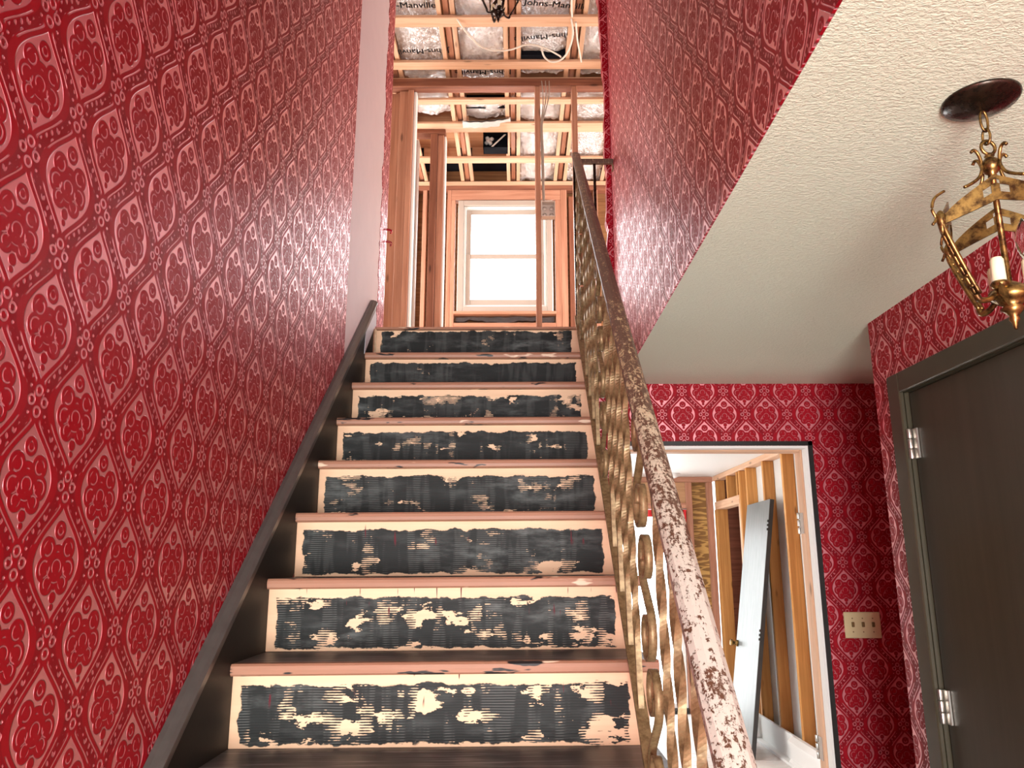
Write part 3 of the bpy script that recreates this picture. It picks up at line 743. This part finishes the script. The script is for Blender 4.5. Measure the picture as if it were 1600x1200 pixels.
# ------------------------------------------------------------------ hanging lanterns
def lantern(loc, label, metal, canopy_metal, group=None, rot=.35, bulb=True):
    x, y, z = loc
    r = empty('pendant_lantern', loc, label, 'lamp', group)
    def at(a, rad, dz): return Vector((x + rad * math.cos(a), y + rad * math.sin(a), z + dz))
    MB().lathe(loc, [(.068, -.0005), (.068, -.004), (.064, -.009), (.045, -.016), (.02, -.022), (.010, -.026)], 32).build('canopy', canopy_metal, r)
    def ring(c, w, h, a, th=.0025):
        pts = [Vector(c) + Vector((math.cos(a) * w * math.cos(t), math.sin(a) * w * math.cos(t), h * math.sin(t))) for t in [2 * PI * i / 18 for i in range(18)]]
        return MB().tube(pts, th, 6, closed=True, up=Vector((math.sin(a), -math.cos(a), .01)))
    ring((x, y, z - .047), .009, .022, .3).build('chain_link', metal, r); ring((x, y, z - .080), .008, .016, 1.9).build('chain_link', metal, r)
    ring((x, y, z - .103), .014, .014, .1, .0033).build('hanging_loop', metal, r)
    MB().lathe((x, y, z), [(.004, -.115), (.007, -.118), (.009, -.121), (.006, -.124), (.012, -.129), (.017, -.137), (.0175, -.145), (.013, -.153), (.007, -.158), (.008, -.163), (.0055, -.17), (.0055, -.385)], 16).build('stem', metal, r)
    A = [rot + PI / 2 * i for i in range(4)]
    for a in A:
        # curled arm from the ball down to the crown corner
        MB().tube(smooth_path([at(a, .040, -.118), at(a, .034, -.113), at(a, .026, -.118), at(a, .021, -.133), at(a, .021, -.150), at(a, .030, -.168), at(a, .048, -.182), at(a, .066, -.192)], 5), .0032, 7).build('curled_arm', metal, r)
        # tapering corner post of the cage and its outer curl
        post = MB()
        for off in (-.05, .05):
            post.tube(smooth_path([at(a + off * .6, .125, -.262), at(a + off * .6, .124, -.285), at(a + off * .8, .098, -.345), at(a + off * 1.2, .070, -.402)], 5), .0042, 6)
        for q in range(6): post.lathe(at(a, .120 - .008 * q, -.292 - .019 * q), [(.001, -.004), (.005, -.001), (.005, .002), (.001, .005)], 6)
        post.build('corner_post', metal, r)
        MB().tube(smooth_path([at(a, .112, -.205), at(a, .135, -.222), at(a, .143, -.245), at(a, .137, -.262), at(a, .146, -.275)], 5), .0028, 6).build('outer_curl', metal, r)
        MB().lathe(at(a, .127, -.262), [(.001, -.03), (.004, -.022), (.008, -.004), (.009, .006), (.005, .014), (.001, .017)], 8).build('corner_boss', metal, r)
    # pierced peaked plates of the crown
    for i in range(4):
        p0, p1 = at(A[i], .122, -.262), at(A[(i + 1) % 4], .122, -.262)
        mid = (p0 + p1) / 2; out = (mid - Vector((x, y, mid.z))).normalized()
        bm = bmesh.new()
        d = (p1 - p0); L = d.length; d.normalize()
        def Q(u, v): return p0 + d * (L * u) + Vector((0, 0, v)) + out * (-.010 * math.sin(PI * u))
        top = lambda u: .010 + .058 * max(0, 1 - abs(u - .5) * 2.15) ** .8
        bot = lambda u: -.010 + .030 * max(0, 1 - abs(u - .5) * 2.0)
        n = 26
        grid = {}
        vs, fs = [], []
        rows = 6
        for a_ in range(n + 1):
            u = a_ / n
            for b_ in range(rows + 1): vs.append(Q(u, bot(u) + (top(u) - bot(u)) * b_ / rows))
        for a_ in range(n):
            for b_ in range(rows):
                u = (a_ + .5) / n
                if b_ in (2, 3) and (abs(u - .42) < .035 or abs(u - .58) < .035): continue
                if b_ == 4 and abs(u - .5) < .035: continue
                fs.append((a_ * 7 + b_, (a_ + 1) * 7 + b_, (a_ + 1) * 7 + b_ + 1, a_ * 7 + b_ + 1))
        k = len(vs); vs2 = [v + out * .003 for v in vs]
        edges = {}
        for f_ in fs:
            for e0, e1 in zip(f_, f_[1:] + f_[:1]): edges.setdefault((min(e0, e1), max(e0, e1)), []).append((e0, e1))
        ff = list(fs) + [tuple(q + k for q in f_[::-1]) for f_ in fs] + [(e[0][1], e[0][0], e[0][0] + k, e[0][1] + k) for e in edges.values() if len(e) == 1]
        MB().poly(vs + vs2, ff).build('crown_plate', metal, r)
        bm.free()
    # bottom hub with leaf arms, candle sleeves and finial
    MB().lathe((x, y, z), [(.006, -.372), (.020, -.380), (.032, -.392), (.036, -.402), (.026, -.410), (.014, -.418), (.020, -.424), (.012, -.432), (.007, -.438), (.009, -.444), (.005, -.450), (.0035, -.461), (.0015, -.463)], 16).build('hub_finial', metal, r)
    for a in A:
        MB().tube(smooth_path([at(a, .074, -.402), at(a, .068, -.412), at(a, .050, -.410), at(a, .034, -.400)], 4), .0055, 6).build('bottom_arm', metal, r)
        lf = MB().poly([at(a + .5, .016, -.425), at(a + .3, .04, -.400), at(a + .5, .055, -.385), at(a + .7, .04, -.400), at(a + .5, .03, -.410)], [(0, 1, 4), (1, 2, 4), (2, 3, 4), (3, 0, 4)])
        lf.build('leaf', metal, r)
    for i, a in enumerate((rot + .35, rot + 2.44, rot + 4.54)):
        c = at(a, .034, 0)
        MB().lathe((c.x, c.y, z), [(.011, -.392), (.016, -.384), (.013, -.379)], 12).build('candle_cup', metal, r)
        MB().lathe((c.x, c.y, z), [(.0115, -.379), (.0115, -.338), (.0095, -.336), (.0095, -.334)], 14).build('candle_sleeve', M_candle, r)
        if bulb and i == 1:
            MB().lathe((c.x, c.y, z), [(.007, -.335), (.011, -.325), (.016, -.308), (.0165, -.295), (.012, -.278), (.005, -.262), (.001, -.255)], 14).build('bulb', M_bulb, r)
    return r
lantern((.894, 1.325, CZ), 'brass cage lantern with candle sleeves hanging under the cream hall ceiling', M_brass, M_darkbronze, rot=PI + .22)
lantern((-.107, 3.95, TZ), 'black lantern hanging from the open upstairs ceiling, cut off by the top edge', M_darkbronze, M_darkbronze, rot=.4, bulb=False)

# ------------------------------------------------------------------ small things
sw = empty('light_switch', (1.60, FY, -.28), 'ivory triple light switch plate on the dark part of the red wall', 'switch')
MB().box(1.516, 1.684, FY - .009, FY - .0003, -.338, -.222, .003).build('plate', M_ivory, sw)
for i, xx in enumerate((1.553, 1.600, 1.647)):
    MB().box(xx - .006, xx + .006, FY - .018, FY - .0092, -.288, -.266, .002).build('toggle', M_toggle, sw)
    for z in (-.250, -.310): MB().prism([(xx + .003 * math.cos(q * PI / 4), z + .003 * math.sin(q * PI / 4)) for q in range(8)], 'y', FY - .0105, FY - .0088).build('screw', M_toggle, sw)
# leaning door
A0 = Vector((1.725, 6.18, FZ + .002)); A1 = Vector((1.985, 6.10, .49)); Wv = Vector((.02, .68, 0)); up = (A1 - A0); nrm = Wv.cross(up).normalized()
if nrm.x < 0: nrm = -nrm
ld = empty('slab_door', tuple(A0), 'grey slab door off its hinges leaning against the bare studs', 'door')
MB().obox(A0, Wv, up, nrm * .003).build('face', M_greydoor, ld); MB().obox(A0 + nrm * .0032, Wv, up, nrm * .031).build('core', M_greydark, ld)
for f in (.87, .44):
    p = A0 + up * f - Wv * .004 + nrm * .002
    hb = MB().obox(p, -Wv.normalized() * .003, up.normalized() * .09, nrm * .028)
    for q in range(3): hb.obox(p - Wv.normalized() * .001 - nrm * .012 + up.normalized() * (.005 + q * .032), -Wv.normalized() * .008, up.normalized() * .018, nrm * .012)
    hb.build('hinge_leaf', M_greydark, ld)
kp = A0 + Wv * .93 + up * .40
kb = MB(); kb.sweep([kp, kp - nrm * .012, kp - nrm * .03, kp - nrm * .034, kp - nrm * .05, kp - nrm * .062, kp - nrm * .066], [(math.cos(q * PI / 6), math.sin(q * PI / 6)) for q in range(12)], scale=[.028, .026, .010, .016, .027, .022, .006])
kb.build('knob', M_brass, ld)
# baseboard heater
bh = empty('baseboard_heater', (RX2 - .05, 5.5, FZ), 'white baseboard heater along the foot of the stud wall', 'heater')
hp_ = [(RX2 - .002, FZ + .02), (RX2 - .002, FZ + .20), (RX2 - .03, FZ + .20), (RX2 - .065, FZ + .17), (RX2 - .065, FZ + .15), (RX2 - .05, FZ + .15), (RX2 - .05, FZ + .05), (RX2 - .065, FZ + .03), (RX2 - .065, FZ + .02)]
MB().prism(hp_, 'y', 6.86, 7.0).build('end_cap', M_white, bh)
MB().prism(hp_, 'y', 4.3, 6.02).build('cover', M_white, bh)
MB().box(RX2 - .065, RX2 - .003, 4.3, 7.0, FZ + .0005, FZ + .019, .001).build('foot', M_white, bh)
fl_ = MB().prism([(RX2 - .002, FZ + .02), (RX2 - .002, FZ + .20), (RX2 - .02, FZ + .20), (RX2 - .012, FZ + .02)], 'y', 6.021, 6.859); fl_.build('back_plate', M_white, bh)
# ceiling disc
cd = empty('ceiling_fixture', (1.54, 7.7, CZ), 'round white fixture on the white ceiling of the back room', 'lamp')
MB().lathe((1.54, 7.7, CZ), [(.075, -.0005), (.075, -.012), (.068, -.03), (.04, -.045), (.01, -.05)], 24).build('diffuser', M_white, cd)
MB().lathe((1.54, 7.7, CZ), [(.082, -.0004), (.082, -.008), (.0755, -.010)], 24).build('trim_ring', M_white, cd)
# red curtain remnant at the glass door
rc = empty('red_curtain', (1.4, YE, .47), 'red cloth valance across the top of the bright glass door', 'curtain')
n = 40; vs = []
for j, z in enumerate((.53, .50, .46)):
    vs += [(.87 + .78 * i / n, YE - .012 + .008 * math.sin(i * 1.7) * (1 + j * .3), z) for i in range(n + 1)]
vs += [(a, b - .003, c) for a, b, c in vs]
m1 = n + 1
fs = [(j * m1 + i, j * m1 + i + 1, (j + 1) * m1 + i + 1, (j + 1) * m1 + i) for j in (0, 1) for i in range(n)] + [(3 * m1 + j * m1 + i, 3 * m1 + j * m1 + i + 1, 3 * m1 + (j + 1) * m1 + i + 1, 3 * m1 + (j + 1) * m1 + i) for j in (0, 1) for i in range(n)]
MB().poly(vs, fs, True).build('valance', M_red, rc)
vs = []; 
for j in range(9):
    z = .53 - .05 * j; ww = .030 * (1 - j / 14)
    vs += [(1.70 - ww + 2 * ww * i / 6, YE - .02 + .008 * math.sin(i * 2.1 + j * .3), z) for i in range(7)]
fs = [(j * 7 + i, j * 7 + i + 1, (j + 1) * 7 + i + 1, (j + 1) * 7 + i) for j in range(8) for i in range(6)]
MB().poly(vs + [(a, b - .003, c) for a, b, c in vs], fs + [tuple(q + 63 for q in f) for f in fs], True).build('side_strip', M_red, rc)
MB().tube([(.85, YE - .012, .536), (1.735, YE - .012, .536)], .005, 8, up=Vector((0, 0, 1))).build('rod', M_white, rc)
# black fan housing in the ceiling
fh = empty('fan_housing', (-.17, 5.98, TZ), 'open black fan housing with white fluff hanging in the framed ceiling', 'fan')
hx0, hx1, hy0, hz0, hz1 = -.285, -.075, 5.93, 3.452, 3.60
a = MB(); a.box(hx0, hx1, hy0 + .10, hy0 + .11, hz0, hz1).box(hx0, hx0 + .006, hy0, hy0 + .10, hz0, hz1).box(hx1 - .006, hx1, hy0, hy0 + .10, hz0, hz1).box(hx0, hx1, hy0, hy0 + .10, hz0, hz0 + .006).box(hx0, hx1, hy0 - .0, hy0 + .11, hz1, hz1 + .03)
a.build('shell', M_attic, fh)
a = MB(); rr = random.Random(3)
for q in range(7): a.lathe((hx0 + .05 + rr.uniform(-.025, .03), hy0 + .05 + rr.uniform(-.03, .03), hz1 - .05 + rr.uniform(-.03, .03)), [(.002, -.02), (.018, -.008), (.020, .006), (.004, .018)], 7)
a.build('insulation_fluff', M_fluff, fh)
MB().obox((hx0 + .07, hy0 - .006, hz0 + .006), (.016, 0, 0), (0, .004, 0), (.11, .02, .125)).build('tape_strip', M_fluff, fh)
# loose batt end draped over the strapping
lb = empty('loose_insulation', (-.25, 5.72, TZ), 'torn white insulation flap drooping above the black fan housing', 'insulation')
vs = []; 
for i in range(13):
    u = i / 12; xx = -.45 + .40 * u
    for j in range(5): vs.append((xx, 5.70 + .028 * j, TZ - .001 - .014 * math.sin(PI * u) + .030 * u - (.018 if j in (0,) else 0) + .004 * math.sin(i * 2.3 + j)))
fs = [(i * 5 + j, (i + 1) * 5 + j, (i + 1) * 5 + j + 1, i * 5 + j + 1) for i in range(12) for j in range(4)]
MB().poly(vs + [(a, b, c - .012) for a, b, c in vs], fs + [tuple(q + 65 for q in f) for f in fs], True).build('flap', M_fluff, lb)
# cables
def cable(name, pts, r, mat, label, group=None): tag(MB().tube(smooth_path(pts, 8), r, 7).build(name, mat), label, 'cable', group)
cable('loose_cable', [(-.40, 4.50, TZ + .0), (-.33, 4.62, TZ - .03), (-.22, 4.74, TZ - .05), (-.06, 4.76, TZ - .05), (.08, 4.70, TZ - .05), (.20, 4.74, TZ - .05), (.30, 4.83, TZ - .04), (.32, 4.86, TZ - .035)], .006, M_cable, 'white cable sagging in a long wave under the foil insulation')
cable('looped_cable', [(.37, 4.50, TZ + .0), (.39, 4.62, TZ - .03), (.37, 4.78, TZ - .04), (.32, 4.87, TZ - .05), (.25, 4.89, TZ - .05), (.20, 4.86, TZ - .03), (.18, 4.82, TZ + .01)], .0065, M_cable, 'white cable hanging in a loop from the second strapping board')
cable('short_cable', [(.402, 4.52, TZ - .014), (.425, 4.68, TZ - .03), (.455, 4.84, TZ - .02), (.475, 4.95, TZ - .01)], .006, M_cable, 'short white cable slanting across the rafter beside the loop')
cable('hanging_cable', [(.345, 3.9, TZ - .006), (.355, 4.10, TZ - .03), (.36, 4.32, TZ - .02), (.375, 4.484, TZ + .0)], .006, M_cable, 'white cable at the top edge beside the printed foil')
for i, dx in enumerate((0, .022, .044)):
    cable('wall_cable', [(.19 + dx * 1.3, YP - .052, 3.55), (.20 + dx, YP - .056, 3.42), (.196 + dx * .5, YP - .052, 3.30), (.182 + dx * .25, YP - .04, 3.18), (.186 + dx * .3, YP - .03, 2.95), (.190 + dx * .25, YP - .02, 2.72), (.196 + dx * .2, YP, 2.56)],
          .0045, M_greycable, ['grey cable running down the thin stud, closest to the stud', 'grey cable running down the thin stud, middle of the three', 'grey cable running down the thin stud, furthest from the stud'][i], 'grey cables down the thin stud')
eb = empty('junction_box', (.22, YP, 2.48), 'square metal junction box fixed to the thin stud before the window', 'electrical box')
a = MB(); frame(a, .180, .280, 2.44, 2.56, YP - .06, YP - .0, .006, .006, .001); a.box(.180, .280, YP - .005, YP, 2.44, 2.56); a.build('box', M_boxsteel, eb)
for (xx, zz) in ((.205, 2.475), (.205, 2.525), (.255, 2.475), (.255, 2.525)):
    MB().lathe((0, 0, 0), [(.016, 0), (.016, .004), (.003, .006)], 12).build('knockout', M_boxsteel, eb, loc=(0, 0, 0))
    o = C.objects[-1] if False else None
for o in [c for c in eb.children if c.name.startswith('knockout')]:
    i = [c for c in eb.children if c.name.startswith('knockout')].index(o)
    xx, zz = ((.205, 2.475), (.205, 2.525), (.255, 2.475), (.255, 2.525))[i]
    o.rotation_euler = (PI / 2, 0, 0); o.location = Vector((xx, YP - .0055, zz)) - wpos(eb)
